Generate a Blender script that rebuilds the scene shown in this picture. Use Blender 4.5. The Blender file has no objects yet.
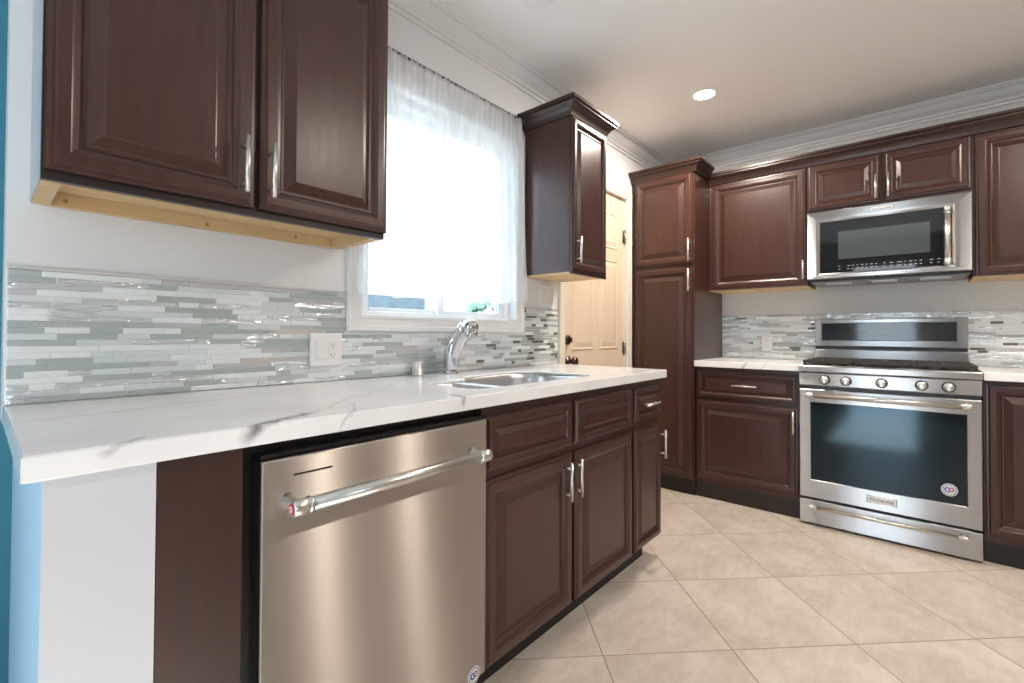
import bpy, bmesh, math, random
from mathutils import Vector, Matrix
random.seed(7)
C = bpy.context.scene.collection
PI = math.pi

# ------------------------------------------------------------------ camera, world, exposure
sc = bpy.context.scene
cam_d = bpy.data.cameras.new('camera')
cam = bpy.data.objects.new('camera', cam_d)
C.objects.link(cam)
R_ = Vector((0.65496561, -0.75563932, 0.00541097))
U_ = Vector((-0.01352958, -0.00456699, 0.99989804))
F_ = Vector((0.75553756, 0.65497204, 0.0132147))
M_ = Matrix((R_, U_, -F_)).transposed().to_4x4()
M_.translation = Vector((-0.0437, -1.5989, 1.0909))
cam.matrix_world = M_
cam_d.sensor_width = 36
cam_d.lens = 465.55 / 1024 * 36
cam_d.shift_y = -0.0136
cam_d.clip_start = 0.02
sc.camera = cam
sc.view_settings.view_transform = 'Standard'
sc.view_settings.look = 'None'
sc.view_settings.gamma = 1
sc.view_settings.use_curve_mapping = False
sc.view_settings.exposure = 0.04

W = bpy.data.worlds.new('world')
sc.world = W
W.use_nodes = True
bg = W.node_tree.nodes['Background']
bg.inputs[0].default_value = (0.75, 0.89, 1.0, 1)
bg.inputs[1].default_value = 6.0

CEIL = 2.50
sun_d = bpy.data.lights.new('sun', 'SUN')
sun_d.energy = 26
sun_d.angle = math.radians(1.5)
sun_d.color = (.88, .95, 1)
sun = bpy.data.objects.new('sun', sun_d)
sun.rotation_euler = (0, math.radians(-48), 0)       # low from behind the camera, through the open rear doorway
C.objects.link(sun)

LAMP_COL = (1.0, 0.89, 0.77)
LAMPS = [(2.735, -0.67, 27), (2.44, -2.50, 20), (1.66, -2.50, 20)]      # x, y, watts


def lamp_light(x, y, w):
    ld = bpy.data.lights.new('downlight_lamp', 'AREA')
    ld.shape = 'DISK'
    ld.size = 0.10
    ld.energy = w
    ld.color = LAMP_COL
    o = bpy.data.objects.new('downlight_lamp', ld)
    o.location = (x, y, CEIL - 0.012)
    C.objects.link(o)
    return o


for _l in LAMPS:
    lamp_light(*_l)


# ------------------------------------------------------------------ node helpers
class NT:
    def __init__(s, name):
        s.m = bpy.data.materials.new(name)
        s.m.use_nodes = True
        s.t = s.m.node_tree
        s.b = s.t.nodes['Principled BSDF']
        s.out = s.t.nodes['Material Output']

    def n(s, typ, **kw):
        nd = s.t.nodes.new(typ)
        for k, v in kw.items():
            setattr(nd, k, v)
        return nd

    def l(s, a, b):
        s.t.links.new(a, b)

    def val(s, sock, v):
        if hasattr(v, 'is_output') or isinstance(v, bpy.types.NodeSocket):
            s.l(v, sock)
        else:
            sock.default_value = v

    def math(s, op, a, b=None, c=None, clamp=False):
        nd = s.n('ShaderNodeMath', operation=op, use_clamp=clamp)
        s.val(nd.inputs[0], a)
        if b is not None:
            s.val(nd.inputs[1], b)
        if c is not None:
            s.val(nd.inputs[2], c)
        return nd.outputs[0]

    def mix(s, f, a, b):
        nd = s.n('ShaderNodeMix', data_type='RGBA')
        s.val(nd.inputs[0], f)
        s.val(nd.inputs[6], a)
        s.val(nd.inputs[7], b)
        return nd.outputs[2]

    def pos(s):
        return s.n('ShaderNodeNewGeometry').outputs['Position']

    def xyz(s, v):
        nd = s.n('ShaderNodeSeparateXYZ')
        s.l(v, nd.inputs[0])
        return nd.outputs

    def noise(s, vec, scale, detail=3, rough=.5, stretch=None):
        if stretch:
            mp = s.n('ShaderNodeMapping')
            mp.inputs['Scale'].default_value = stretch
            s.l(vec, mp.inputs[0])
            vec = mp.outputs[0]
        nd = s.n('ShaderNodeTexNoise')
        s.l(vec, nd.inputs['Vector'])
        nd.inputs['Scale'].default_value = scale
        nd.inputs['Detail'].default_value = detail
        nd.inputs['Roughness'].default_value = rough
        return nd.outputs['Fac']

    def smooth(s, v, a, b, lo=0., hi=1.):
        nd = s.n('ShaderNodeMapRange', interpolation_type='SMOOTHSTEP')
        s.val(nd.inputs[0], v)
        nd.inputs[1].default_value = a
        nd.inputs[2].default_value = b
        nd.inputs[3].default_value = lo
        nd.inputs[4].default_value = hi
        return nd.outputs[0]

    def bump(s, h, strength=.2, dist=.01):
        nd = s.n('ShaderNodeBump')
        nd.inputs['Strength'].default_value = strength
        nd.inputs['Distance'].default_value = dist
        s.l(h, nd.inputs['Height'])
        s.l(nd.outputs[0], s.b.inputs['Normal'])

    def set(s, **kw):
        for k, v in kw.items():
            s.val(s.b.inputs[k.replace('_', ' ')], v)
        return s


def rgb(c):
    return (c[0], c[1], c[2], 1)


def plain(name, col, rough=.5, metal=0., coat=0., noise=0.03, spec=.5, nscale=6):
    t = NT(name)
    if noise:
        f = t.noise(t.pos(), nscale, 3)
        lo = tuple(x * (1 - noise) for x in col)
        hi = tuple(min(1, x * (1 + noise)) for x in col)
        c = t.mix(f, rgb(lo), rgb(hi))
    else:
        c = rgb(col)
    t.set(Base_Color=c, Roughness=rough, Metallic=metal, Coat_Weight=coat)
    t.b.inputs['Specular IOR Level'].default_value = spec
    return t.m


def wood(name, dark, lite, rough=.33, coat=.25, grain=(14, 14, 1.4)):
    t = NT(name)
    p = t.pos()
    f1 = t.noise(p, 3.2, 5, .6, grain)
    f2 = t.noise(p, 20, 3, .6, grain)
    f = t.math('ADD', t.math('MULTIPLY', f1, .7), t.math('MULTIPLY', f2, .3))
    f = t.smooth(f, .3, .7)
    t.set(Base_Color=t.mix(f, rgb(dark), rgb(lite)), Roughness=t.smooth(f1, .2, .8, rough - .015, rough + .02),
          Coat_Weight=coat, Coat_Roughness=.26)
    return t.m


def pine(name):
    t = NT(name)
    p = t.pos()
    f1 = t.noise(p, 3, 4, .6, (1.2, 16, 16))
    c = t.mix(f1, rgb((.60, .40, .20)), rgb((.80, .60, .36)))
    v = t.n('ShaderNodeTexVoronoi')
    mp = t.n('ShaderNodeMapping')
    mp.inputs['Scale'].default_value = (5.5, 9, 9)
    t.l(p, mp.inputs[0])
    t.l(mp.outputs[0], v.inputs['Vector'])
    v.inputs['Scale'].default_value = 1
    k = t.smooth(v.outputs['Distance'], .03, .10, 1, 0)
    for kx, kz in ((.098, 1.411), (.40, 1.408), (.66, 1.413)):
        dv = t.n('ShaderNodeVectorMath', operation='DISTANCE')
        t.l(p, dv.inputs[0])
        dv.inputs[1].default_value = (kx, -.022, kz)
        k = t.math('MAXIMUM', k, t.smooth(dv.outputs['Value'], .0025, .0075, 1, 0))
    t.set(Base_Color=t.mix(t.math('MULTIPLY', k, .75), c, rgb((.25, .12, .05))), Roughness=.6)
    return t.m


def steel(name, col=(.66, .65, .64), rough=.27, aniso=.75, brush='H', groove=0.):
    t = NT(name)
    p = t.pos()
    st = (6, 6, 900) if brush == 'H' else (900, 900, 6)
    f = t.noise(p, 1.0, 2, .5, st)
    t.set(Base_Color=t.mix(f, rgb(tuple(x * .97 for x in col)), rgb(tuple(min(1, x * 1.03) for x in col))), Metallic=1., Roughness=rough)
    t.b.inputs['Anisotropic'].default_value = aniso
    t.b.inputs['Anisotropic Rotation'].default_value = .25 if brush == 'H' else 0.
    tg = t.n('ShaderNodeTangent', direction_type='RADIAL', axis='Z')
    t.l(tg.outputs[0], t.b.inputs['Tangent'])
    if groove:
        # fine horizontal brushing: the scratches tip the surface up and down, so light spreads into upright streaks
        nor = t.n('ShaderNodeNewGeometry').outputs['Normal']
        sh = None
        K = (-1., -.5, 0., .5, 1.)
        for k, q in enumerate(K):
            ad = t.n('ShaderNodeVectorMath', operation='ADD')
            t.l(nor, ad.inputs[0])
            ad.inputs[1].default_value = (0, 0, groove * q)
            nm = t.n('ShaderNodeVectorMath', operation='NORMALIZE')
            t.l(ad.outputs[0], nm.inputs[0])
            g = t.n('ShaderNodeBsdfAnisotropic')
            t.l(t.b.inputs['Base Color'].links[0].from_socket, g.inputs['Color'])
            g.inputs['Roughness'].default_value = rough
            g.inputs['Anisotropy'].default_value = aniso
            g.inputs['Rotation'].default_value = 0.
            t.l(nm.outputs[0], g.inputs['Normal'])
            t.l(tg.outputs[0], g.inputs['Tangent'])
            if sh is None:
                sh = g.outputs[0]
            else:
                mx = t.n('ShaderNodeMixShader')
                mx.inputs[0].default_value = 1. / (k + 1)
                t.l(sh, mx.inputs[1])
                t.l(g.outputs[0], mx.inputs[2])
                sh = mx.outputs[0]
        t.l(sh, t.out.inputs['Surface'])
    return t.m


def quartz(name, veins):
    """white quartz; veins: (x, y, angle, half width, strength, half length)"""
    t = NT(name)
    p = t.pos()
    X, Y, Z = t.xyz(p)
    n1 = t.noise(p, 5, 4, .6)
    n2 = t.noise(p, 26, 4, .65)
    cloud = t.smooth(t.noise(p, 2.2, 4, .55), .42, .75, 0, .16)
    m = cloud
    for (x, y, ang, w, st, hl) in veins:
        c, s_ = math.cos(ang), math.sin(ang)
        dx = t.math('SUBTRACT', X, x)
        dy = t.math('SUBTRACT', Y, y)
        # keep the vein running through the depth of the slab edge
        dy = t.math('SUBTRACT', dy, t.math('MULTIPLY', t.math('SUBTRACT', .917, Z), .9))
        al = t.math('ADD', t.math('MULTIPLY', dx, c), t.math('MULTIPLY', dy, s_))
        ac = t.math('SUBTRACT', t.math('MULTIPLY', dy, c), t.math('MULTIPLY', dx, s_))
        ac = t.math('ADD', ac, t.math('MULTIPLY', t.math('SUBTRACT', n1, .5), .11))
        ac = t.math('ADD', ac, t.math('MULTIPLY', t.math('SUBTRACT', n2, .5), .020))
        d = t.math('ABSOLUTE', ac)
        k = t.smooth(d, 0, w, 1, 0)
        e = t.smooth(t.math('ABSOLUTE', al), hl * .55, hl, 1, 0)
        k = t.math('MULTIPLY', t.math('MULTIPLY', k, e), t.smooth(n2, .35, .62, st * .6, st))
        m = t.math('MAXIMUM', m, k)
    t.set(Base_Color=t.mix(m, rgb((.93, .93, .94)), rgb((.16, .155, .16))), Roughness=.16)
    return t.m


M = {}
M['espresso'] = wood('espresso_wood', (.046, .0168, .0120), (.064, .0246, .0172), .31, .16)
M['espresso_crown'] = wood('espresso_crown_wood', (.030, .013, .0095), (.042, .018, .013), .36, .08)
M['espresso_dark'] = plain('espresso_edge', (.018, .0085, .007), .4)
M['filler'] = wood('reddish_brown_panel', (.029, .0105, .007), (.043, .015, .010), .45, .05)
M['toe'] = plain('toe_kick_black', (.012, .009, .009), .5)
M['pine'] = pine('pine')
M['nickel'] = plain('brushed_nickel', (.76, .74, .71), .38, 1., noise=.02)
M['steel'] = steel('brushed_steel', (.55, .558, .57), .28, .70, 'H', .22)
M['steel_bright'] = plain('satin_steel', (.70, .68, .65), .33, 1., noise=.02)
M['steel_dw'] = steel('dishwasher_steel', (.49, .455, .425), .32, .74, 'H', .55)
M['chrome'] = plain('chrome', (.66, .67, .69), .10, 1., noise=0)
M['black_plastic'] = plain('black_plastic', (.010, .010, .011), .35)
M['iron'] = plain('cast_iron', (.030, .024, .020), .55)
M['glass_black'] = plain('black_glass', (.008, .009, .011), .05, noise=0, coat=.4)
M['glass_oven'] = plain('oven_glass', (.004, .006, .008), .09, noise=0, coat=0, spec=.7)
M['glass_oven'].node_tree.nodes['Principled BSDF'].inputs['Specular Tint'].default_value = (.58, .84, 1, 1)
M['glass_micro'] = plain('microwave_window', (.06, .075, .085), .10, noise=0, coat=.5)
M['display'] = plain('display_glass', (.03, .037, .045), .08, noise=0, coat=.4)
M['mark'] = plain('printed_marks', (.45, .47, .5), .5, noise=0)
M['mark_dark'] = plain('dark_lettering', (.05, .05, .055), .5, noise=0)
M['white_sticker'] = plain('white_sticker', (.75, .76, .80), .4, noise=0)
M['red'] = plain('red_ink', (.55, .03, .05), .4, noise=0)
M['blue'] = plain('blue_ink', (.05, .12, .45), .4, noise=0)
M['wall'] = plain('wall_paint', (.82, .825, .835), .6, noise=.01, nscale=2)
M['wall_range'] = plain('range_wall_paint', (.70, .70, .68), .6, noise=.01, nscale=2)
M['beige'] = plain('beige_paint', (.30, .27, .24), .7, noise=.02)
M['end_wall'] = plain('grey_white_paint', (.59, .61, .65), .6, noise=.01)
M['teal'] = plain('teal_paint', (.085, .36, .48), .6, noise=.02)
M['end_wall_daylit'] = plain('end_wall_daylight_tint', (.46, .66, .85), .6, noise=.02)  # end wall side: blue daylight put into the wall colour
M['ceil'] = plain('ceiling_paint', (.84, .825, .81), .75, noise=.01)
M['trim'] = plain('white_trim', (.82, .82, .82), .35, noise=.01)
M['vinyl'] = plain('white_vinyl', (.85, .86, .87), .3, noise=.01)
M['door'] = plain('cream_door_paint', (.76, .62, .48), .4, noise=.01)
M['plate'] = plain('white_plate', (.82, .82, .82), .3, noise=0)
M['slot'] = plain('outlet_slot', (.12, .12, .12), .5, noise=0)
M['pale_side'] = plain('pale_side_grey', (.60, .61, .64), .35, noise=.01)  # pale grey, used on the left cabinet side only
M['bronze'] = plain('dark_bronze', (.12, .085, .065), .25, 1., noise=.02)
M['hinge'] = plain('hinge_metal', (.35, .33, .31), .3, 1., noise=.02)
M['rod'] = plain('rod_metal', (.10, .10, .115), .4, .6, noise=0)
M['badge'] = plain('pale_badge_metal', (.86, .86, .87), .5, .6, noise=0)
M['sink'] = steel('sink_steel', (.60, .60, .61), .34, .5)
M['grout'] = plain('mosaic_grout', (.80, .80, .78), .8, noise=.03)


def glass_mat():
    t = NT('window_glass')
    t.set(Base_Color=(.95, .98, 1, 1), Roughness=0., Transmission_Weight=1., IOR=1.02)
    return t.m


M['glass'] = glass_mat()


def sheer():
    t = NT('sheer_curtain')
    p = t.pos()
    tr = t.n('ShaderNodeBsdfTransparent')
    tl = t.n('ShaderNodeBsdfTranslucent')
    tl.inputs[0].default_value = (.92, .94, .95, 1)
    df = t.n('ShaderNodeBsdfDiffuse')
    df.inputs[0].default_value = (.90, .92, .93, 1)
    m1 = t.n('ShaderNodeMixShader')
    m1.inputs[0].default_value = .72
    t.l(tl.outputs[0], m1.inputs[1])
    t.l(df.outputs[0], m1.inputs[2])
    m2 = t.n('ShaderNodeMixShader')
    f = t.noise(p, 30, 3, .5, (1, 1, .2))
    t.l(t.smooth(f, .3, .7, .54, .66), m2.inputs[0])
    t.l(tr.outputs[0], m2.inputs[1])
    t.l(m1.outputs[0], m2.inputs[2])
    t.l(m2.outputs[0], t.out.inputs['Surface'])
    return t.m


M['sheer'] = sheer()


def emit(name, col, s):
    t = NT(name)
    t.set(Base_Color=(.9, .9, .9, 1), Emission_Color=rgb(col), Emission_Strength=s)
    return t.m


M['lens'] = emit('lamp_lens', (1., .90, .76), 9)


def floor_mat():
    t = NT('diagonal_tile')
    p = t.pos()
    X, Y, Z = t.xyz(p)
    q = .6435
    u = t.math('DIVIDE', t.math('SUBTRACT', t.math('ADD', X, Y), .575), q)
    v = t.math('DIVIDE', t.math('SUBTRACT', t.math('SUBTRACT', X, Y), 2.16), q)
    ds = []
    for a in (u, v):
        f = t.math('FRACT', a)
        ds.append(t.math('MINIMUM', f, t.math('SUBTRACT', 1., f)))
    d = t.math('MINIMUM', *ds)
    g = t.smooth(d, .0032, .0062, 1, 0)
    cid = t.n('ShaderNodeCombineXYZ')
    t.l(t.math('FLOOR', u), cid.inputs[0])
    t.l(t.math('FLOOR', v), cid.inputs[1])
    wn = t.n('ShaderNodeTexWhiteNoise', noise_dimensions='3D')
    t.l(cid.outputs[0], wn.inputs['Vector'])
    off = t.n('ShaderNodeVectorMath', operation='SCALE')
    t.l(wn.outputs['Color'], off.inputs[0])
    off.inputs['Scale'].default_value = 9
    ad = t.n('ShaderNodeVectorMath', operation='ADD')
    t.l(p, ad.inputs[0])
    t.l(off.outputs[0], ad.inputs[1])
    n1 = t.noise(ad.outputs[0], 4.5, 6, .62)
    n2 = t.noise(ad.outputs[0], 14, 5, .6, (1, 2.6, 1))
    f = t.math('ADD', t.math('MULTIPLY', n1, .65), t.math('MULTIPLY', n2, .35))
    f = t.smooth(f, .30, .70)
    f = t.math('ADD', f, t.math('MULTIPLY', t.math('SUBTRACT', wn.outputs['Value'], .5), .25), clamp=True)
    c = t.mix(f, rgb((.52, .445, .375)), rgb((.71, .645, .575)))
    c = t.mix(g, c, rgb((.33, .255, .19)))
    t.set(Base_Color=c, Roughness=t.math('ADD', t.math('MULTIPLY', n2, .14), .24))
    h = t.math('SUBTRACT', 1., g)
    t.bump(h, .35, .003)
    return t.m


M['floor'] = floor_mat()


def tile_glass(name, col, rough=.12, wavy=0., metal=0.):
    t = NT(name)
    p = t.pos()
    f = t.noise(p, 12, 3, .5, (1, 1, 6))
    c1 = tuple(x * .90 for x in col)
    c2 = tuple(min(1, x * 1.08) for x in col)
    t.set(Base_Color=t.mix(f, rgb(c1), rgb(c2)), Roughness=rough, Metallic=metal, Coat_Weight=.5, Coat_Roughness=.05)
    if wavy:
        t.bump(t.noise(p, 1, 1, .4, (38, 38, 120)), wavy, .01)
    return t.m


MOSAIC = [tile_glass('mosaic_white', (.80, .84, .845)), tile_glass('mosaic_pale', (.66, .72, .73)),
          tile_glass('mosaic_sage', (.42, .475, .465)), tile_glass('mosaic_lilac_grey', (.53, .53, .545)),
          tile_glass('mosaic_ripple', (.72, .77, .80), .10, .7, .45), tile_glass('mosaic_sand', (.60, .56, .52), .2),
          tile_glass('mosaic_dark_reflection', (.13, .145, .135), .15)]  # last one: dark reflections in the glass, painted as deep grey strips


# ------------------------------------------------------------------ mesh helpers
def bm_new():
    return bmesh.new()


def box(bm, x0, x1, y0, y1, z0, z1, mi=0):
    v = [bm.verts.new((x, y, z)) for x in (x0, x1) for y in (y0, y1) for z in (z0, z1)]
    for q in ((0, 1, 3, 2), (4, 6, 7, 5), (0, 4, 5, 1), (2, 3, 7, 6), (0, 2, 6, 4), (1, 5, 7, 3)):
        f = bm.faces.new([v[i] for i in q])
        f.material_index = mi


def ring_loft(bm, loops, cap0=True, cap1=True, mi=0, smooth=False):
    vs = [[bm.verts.new(p) for p in lp] for lp in loops]
    n = len(vs[0])
    for a, b in zip(vs, vs[1:]):
        for i in range(n):
            f = bm.faces.new((a[i], a[(i + 1) % n], b[(i + 1) % n], b[i]))
            f.material_index = mi
            f.smooth = smooth
    if cap0:
        f = bm.faces.new(vs[0][::-1]); f.material_index = mi
    if cap1:
        f = bm.faces.new(vs[-1]); f.material_index = mi
    return vs


def tube(bm, pts, rad, n=14, mi=0, caps=True):
    pts = [Vector(p) for p in pts]
    if not isinstance(rad, (list, tuple)):
        rad = [rad] * len(pts)
    loops = []
    up = None
    for i, p in enumerate(pts):
        d = (pts[min(i + 1, len(pts) - 1)] - pts[max(i - 1, 0)]).normalized()
        if up is None:
            a = Vector((0, 0, 1)) if abs(d.z) < .9 else Vector((1, 0, 0))
            up = (a - d * a.dot(d)).normalized()
        else:
            up = (up - d * up.dot(d)).normalized()
        s = d.cross(up)
        loops.append([p + (up * math.cos(2 * PI * k / n) + s * math.sin(2 * PI * k / n)) * rad[i] for k in range(n)])
    ring_loft(bm, loops, caps, caps, mi, True)


def disc_stack(bm, c, axis, prof, n=24, mi=0):
    """lathe: prof = [(along axis, radius)]"""
    ax = Vector(axis).normalized()
    a = Vector((0, 0, 1)) if abs(ax.z) < .9 else Vector((1, 0, 0))
    u = (a - ax * a.dot(ax)).normalized()
    w = ax.cross(u)
    c = Vector(c)
    ring_loft(bm, [[c + ax * h + (u * math.cos(2 * PI * k / n) + w * math.sin(2 * PI * k / n)) * max(r, 1e-4) for k in range(n)]
                   for h, r in prof], True, True, mi, True)


def holes_slab(bm, a0, a1, b0, b1, c0, c1, holes, mp):
    """slab over (a,b) with rectangular holes, thickness c0..c1; mp(a,b,c) -> xyz"""
    A = sorted({a0, a1, *[h[0] for h in holes], *[h[1] for h in holes]})
    B = sorted({b0, b1, *[h[2] for h in holes], *[h[3] for h in holes]})
    A = [a for a in A if a0 <= a <= a1]
    B = [b for b in B if b0 <= b <= b1]
    cache = {}

    def v(a, b, c):
        k = (round(a, 5), round(b, 5), c)
        if k not in cache:
            cache[k] = bm.verts.new(mp(a, b, c))
        return cache[k]

    def solid(i, j):
        if i < 0 or j < 0 or i >= len(A) - 1 or j >= len(B) - 1:
            return False
        ca, cb = (A[i] + A[i + 1]) / 2, (B[j] + B[j + 1]) / 2
        return not any(h[0] < ca < h[1] and h[2] < cb < h[3] for h in holes)
    for i in range(len(A) - 1):
        for j in range(len(B) - 1):
            if not solid(i, j):
                continue
            p, q, r, s = A[i], A[i + 1], B[j], B[j + 1]
            bm.faces.new((v(p, r, c1), v(q, r, c1), v(q, s, c1), v(p, s, c1)))
            bm.faces.new((v(p, s, c0), v(q, s, c0), v(q, r, c0), v(p, r, c0)))
            if not solid(i - 1, j):
                bm.faces.new((v(p, r, c0), v(p, r, c1), v(p, s, c1), v(p, s, c0)))
            if not solid(i + 1, j):
                bm.faces.new((v(q, s, c0), v(q, s, c1), v(q, r, c1), v(q, r, c0)))
            if not solid(i, j - 1):
                bm.faces.new((v(q, r, c0), v(q, r, c1), v(p, r, c1), v(p, r, c0)))
            if not solid(i, j + 1):
                bm.faces.new((v(p, s, c0), v(p, s, c1), v(q, s, c1), v(q, s, c0)))


def sweep(bm, path, prof, mp, closed=False, mi=0):
    """path in 2D, prof = [(offset to the left of travel, height)] closed loop; mitred"""
    n = len(path)
    P = [Vector(p) for p in path]
    loops = []
    for i in range(n):
        ns = []
        if closed or i > 0:
            d = (P[i] - P[i - 1]).normalized(); ns.append(Vector((-d.y, d.x)))
        if closed or i < n - 1:
            d = (P[(i + 1) % n] - P[i]).normalized(); ns.append(Vector((-d.y, d.x)))
        m = sum(ns, Vector((0, 0)))
        m = m / m.length
        k = 1 / max(.2, m.dot(ns[0]))
        loops.append([mp(P[i].x + m.x * o * k, P[i].y + m.y * o * k, h) for o, h in prof])
    if closed:
        loops.append(loops[0])
        vs = [[bm.verts.new(p) for p in lp] for lp in loops[:-1]]
        vs.append(vs[0])
        for a, b in zip(vs, vs[1:]):
            for j in range(len(prof)):
                f = bm.faces.new((a[j], a[(j + 1) % len(prof)], b[(j + 1) % len(prof)], b[j])); f.material_index = mi
    else:
        ring_loft(bm, loops, True, True, mi)


def root_loc(o):
    v = Vector((0, 0, 0))
    while o:
        v += o.location
        o = o.parent
    return v


def obj(name, bm, mats, parent=None, bevel=0., smooth_angle=None, seg=2):
    bmesh.ops.recalc_face_normals(bm, faces=bm.faces[:])
    if parent is not None:
        bmesh.ops.translate(bm, verts=bm.verts[:], vec=-root_loc(parent))
    me = bpy.data.meshes.new(name)
    bm.to_mesh(me)
    bm.free()
    for m in (mats if isinstance(mats, list) else [mats]):
        me.materials.append(M[m] if isinstance(m, str) else m)
    o = bpy.data.objects.new(name, me)
    C.objects.link(o)
    if parent is not None:
        o.parent = parent
    if bevel:
        b = o.modifiers.new('bevel', 'BEVEL')
        b.width = bevel
        b.segments = seg
        b.limit_method = 'ANGLE'
        b.angle_limit = math.radians(40)
    return o


def tag(o, label=None, cat=None, group=None, kind=None):
    for k, v in (('label', label), ('category', cat), ('group', group), ('kind', kind)):
        if v:
            o[k] = v
    return o


def absorb(o, *others):
    """join other meshes that share the same local frame into o"""
    bm = bmesh.new()
    mats = [m for m in o.data.materials]
    bm.from_mesh(o.data)
    for q in others:
        mp_ = []
        for m in q.data.materials:
            if m not in mats:
                mats.append(m)
            mp_.append(mats.index(m))
        n0 = len(bm.faces)
        bm.from_mesh(q.data)
        bm.faces.ensure_lookup_table()
        for f in bm.faces[n0:]:
            f.material_index = mp_[f.material_index]
        bpy.data.objects.remove(q)
    bm.to_mesh(o.data)
    bm.free()
    for m in mats[len(o.data.materials):]:
        o.data.materials.append(m)
    return o


def thing(name, label, cat, loc, group=None):
    o = bpy.data.objects.new(name, None)
    o.empty_display_size = .05
    C.objects.link(o)
    o.location = loc
    return tag(o, label, cat, group)


def struct(name, bm, m, bevel=0., label=None, cat=None):
    return tag(obj(name, bm, m, None, bevel), label, cat, None, 'structure')


# planes for cabinet fronts: (along, depth outward, up)
def facing_y(y0):      # faces -Y; along = X
    return lambda a, d, z: (a, y0 - d, z)


def facing_x(x0):      # faces -X; along = Y
    return lambda a, d, z: (x0 - d, a, z)


PROF = [(0, 0), (0, .011), (.002, .0138), (.009, .0145), (.0105, .0145), (.0135, .0190), (.017, .0205), (.037, .0205), (.0395, .0185), (.042, .0180),
        (.050, .0140), (.053, .0095), (.0555, .0070), (.0625, .0070), (.065, .0085), (.088, .0172), (.091, .0190)]


def panel_front(name, parent, mp, a0, a1, z0, z1, mat='espresso', k=1.0):
    bm = bm_new()
    loops = [[mp(a0 + i * k, d, z0 + i * k), mp(a1 - i * k, d, z0 + i * k), mp(a1 - i * k, d, z1 - i * k), mp(a0 + i * k, d, z1 - i * k)]
             for i, d in PROF]
    ring_loft(bm, loops)
    return obj(name, bm, mat, parent)


def bar_handle(parent, mp, a, z, length, vertical=True, depth=.0205, name='handle'):
    bm = bm_new()
    so = depth + .030
    h = length / 2
    if vertical:
        tube(bm, [mp(a, so, z - h), mp(a, so, z + h)], .0058)
        for s in (-1, 1):
            tube(bm, [mp(a, depth - .002, z + s * h * .68), mp(a, so, z + s * h * .68)], .0046, 10)
    else:
        tube(bm, [mp(a - h, so, z), mp(a + h, so, z)], .0058)
        for s in (-1, 1):
            tube(bm, [mp(a + s * h * .68, depth - .002, z), mp(a + s * h * .68, so, z)], .0046, 10)
    o = obj(name, bm, 'nickel', parent)
    o['label'] = 'brushed nickel bar handle'
    return o


CROWN = [(0, 0), (.012, 0), (.016, .012), (.020, .020), (.030, .034), (.044, .044), (.050, .050), (.050, .058), (.060, .062), (.060, .076), (0, .076)]
FLIP = [(-o, h) for o, h in CROWN]


def crown(parent, path, z, left=True, mat='espresso_crown'):
    bm = bm_new()
    sweep(bm, path, [((o if left else -o), z + h) for o, h in CROWN], lambda a, b, c: (a, b, c))
    return obj('crown_moulding', bm, mat, parent)


# ------------------------------------------------------------------ setting
XR = 3.76
YB = -3.7
XL = -1.75
bm = bm_new()
holes_slab(bm, XL, XR, YB, .52, -.06, 0, [(.47, XR, .13, .52)], lambda a, b, c: (a, b, c))
struct('floor', bm, 'floor')
bm = bm_new()
holes_slab(bm, XL, XR, YB, .52, CEIL, CEIL + .08, [(.47, XR, .13, .52)], lambda a, b, c: (a, b, c))
struct('ceiling', bm, 'ceil')

WX0, WX1, WZ0, WZ1 = .925, 1.815, 1.165, 2.09
DX0, DX1, DZ1 = 2.275, 3.065, 2.075
bm = bm_new()
holes_slab(bm, 0, XR, 0, CEIL, 0, .12, [(WX0, WX1, WZ0, WZ1), (DX0, DX1, 0, DZ1), (0, .158, 0, .876)], lambda a, b, c: (a, c, b))
struct('wall_left', bm, 'wall')
bm = bm_new()
box(bm, XR, XR + .12, YB - .12, .12, 0, CEIL)
struct('wall_back', bm, 'wall_range')
bm = bm_new()
holes_slab(bm, XL, XR, 0, CEIL, YB - .12, YB, [(-1.5, -.7, .9, 2.0)], lambda a, b, c: (a, c, b))
struct('wall_right', bm, 'beige')
bm = bm_new()
holes_slab(bm, YB, .52, 0, CEIL, XL - .12, XL, [(-1.60, -.90, 0, 2.1)], lambda a, b, c: (c, a, b))
struct('wall_behind', bm, 'beige')
# the teal room beyond the end of the sink wall
bm = bm_new()
box(bm, XL, .47, .42, .52, 0, CEIL)
struct('wall_teal', bm, 'teal')
bm = bm_new()
box(bm, .35, .47, .12, .42, 0, CEIL)
struct('wall_teal_return', bm, 'teal')
# end wall that carries the counter end
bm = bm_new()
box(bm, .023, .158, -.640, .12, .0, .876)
o = struct('wall_counter_end', bm, ['end_wall', 'end_wall_daylit'])
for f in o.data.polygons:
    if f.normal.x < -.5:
        f.material_index = 1  # this side carries the painted blue daylight

# room crown moulding
RC = [(0, -.100), (.011, -.100), (.013, -.090), (.009, -.087), (.009, -.083), (.022, -.081), (.024, -.072), (.020, -.068), (.030, -.062), (.046, -.050), (.060, -.030),
      (.064, -.024), (.060, -.020), (.072, -.018), (.074, -.010), (.086, -.008), (.088, 0), (0, 0)]
bm = bm_new()
sweep(bm, [(0, 0), (XR, 0)], [(-o_, CEIL + h) for o_, h in RC], lambda a, b, c: (a, b, c))
struct('trim_1', bm, 'trim')
bm = bm_new()
sweep(bm, [(XR, 0), (XR, YB)], [(-o_, CEIL + h) for o_, h in RC], lambda a, b, c: (a, b, c))
struct('trim_2', bm, 'trim')

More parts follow.
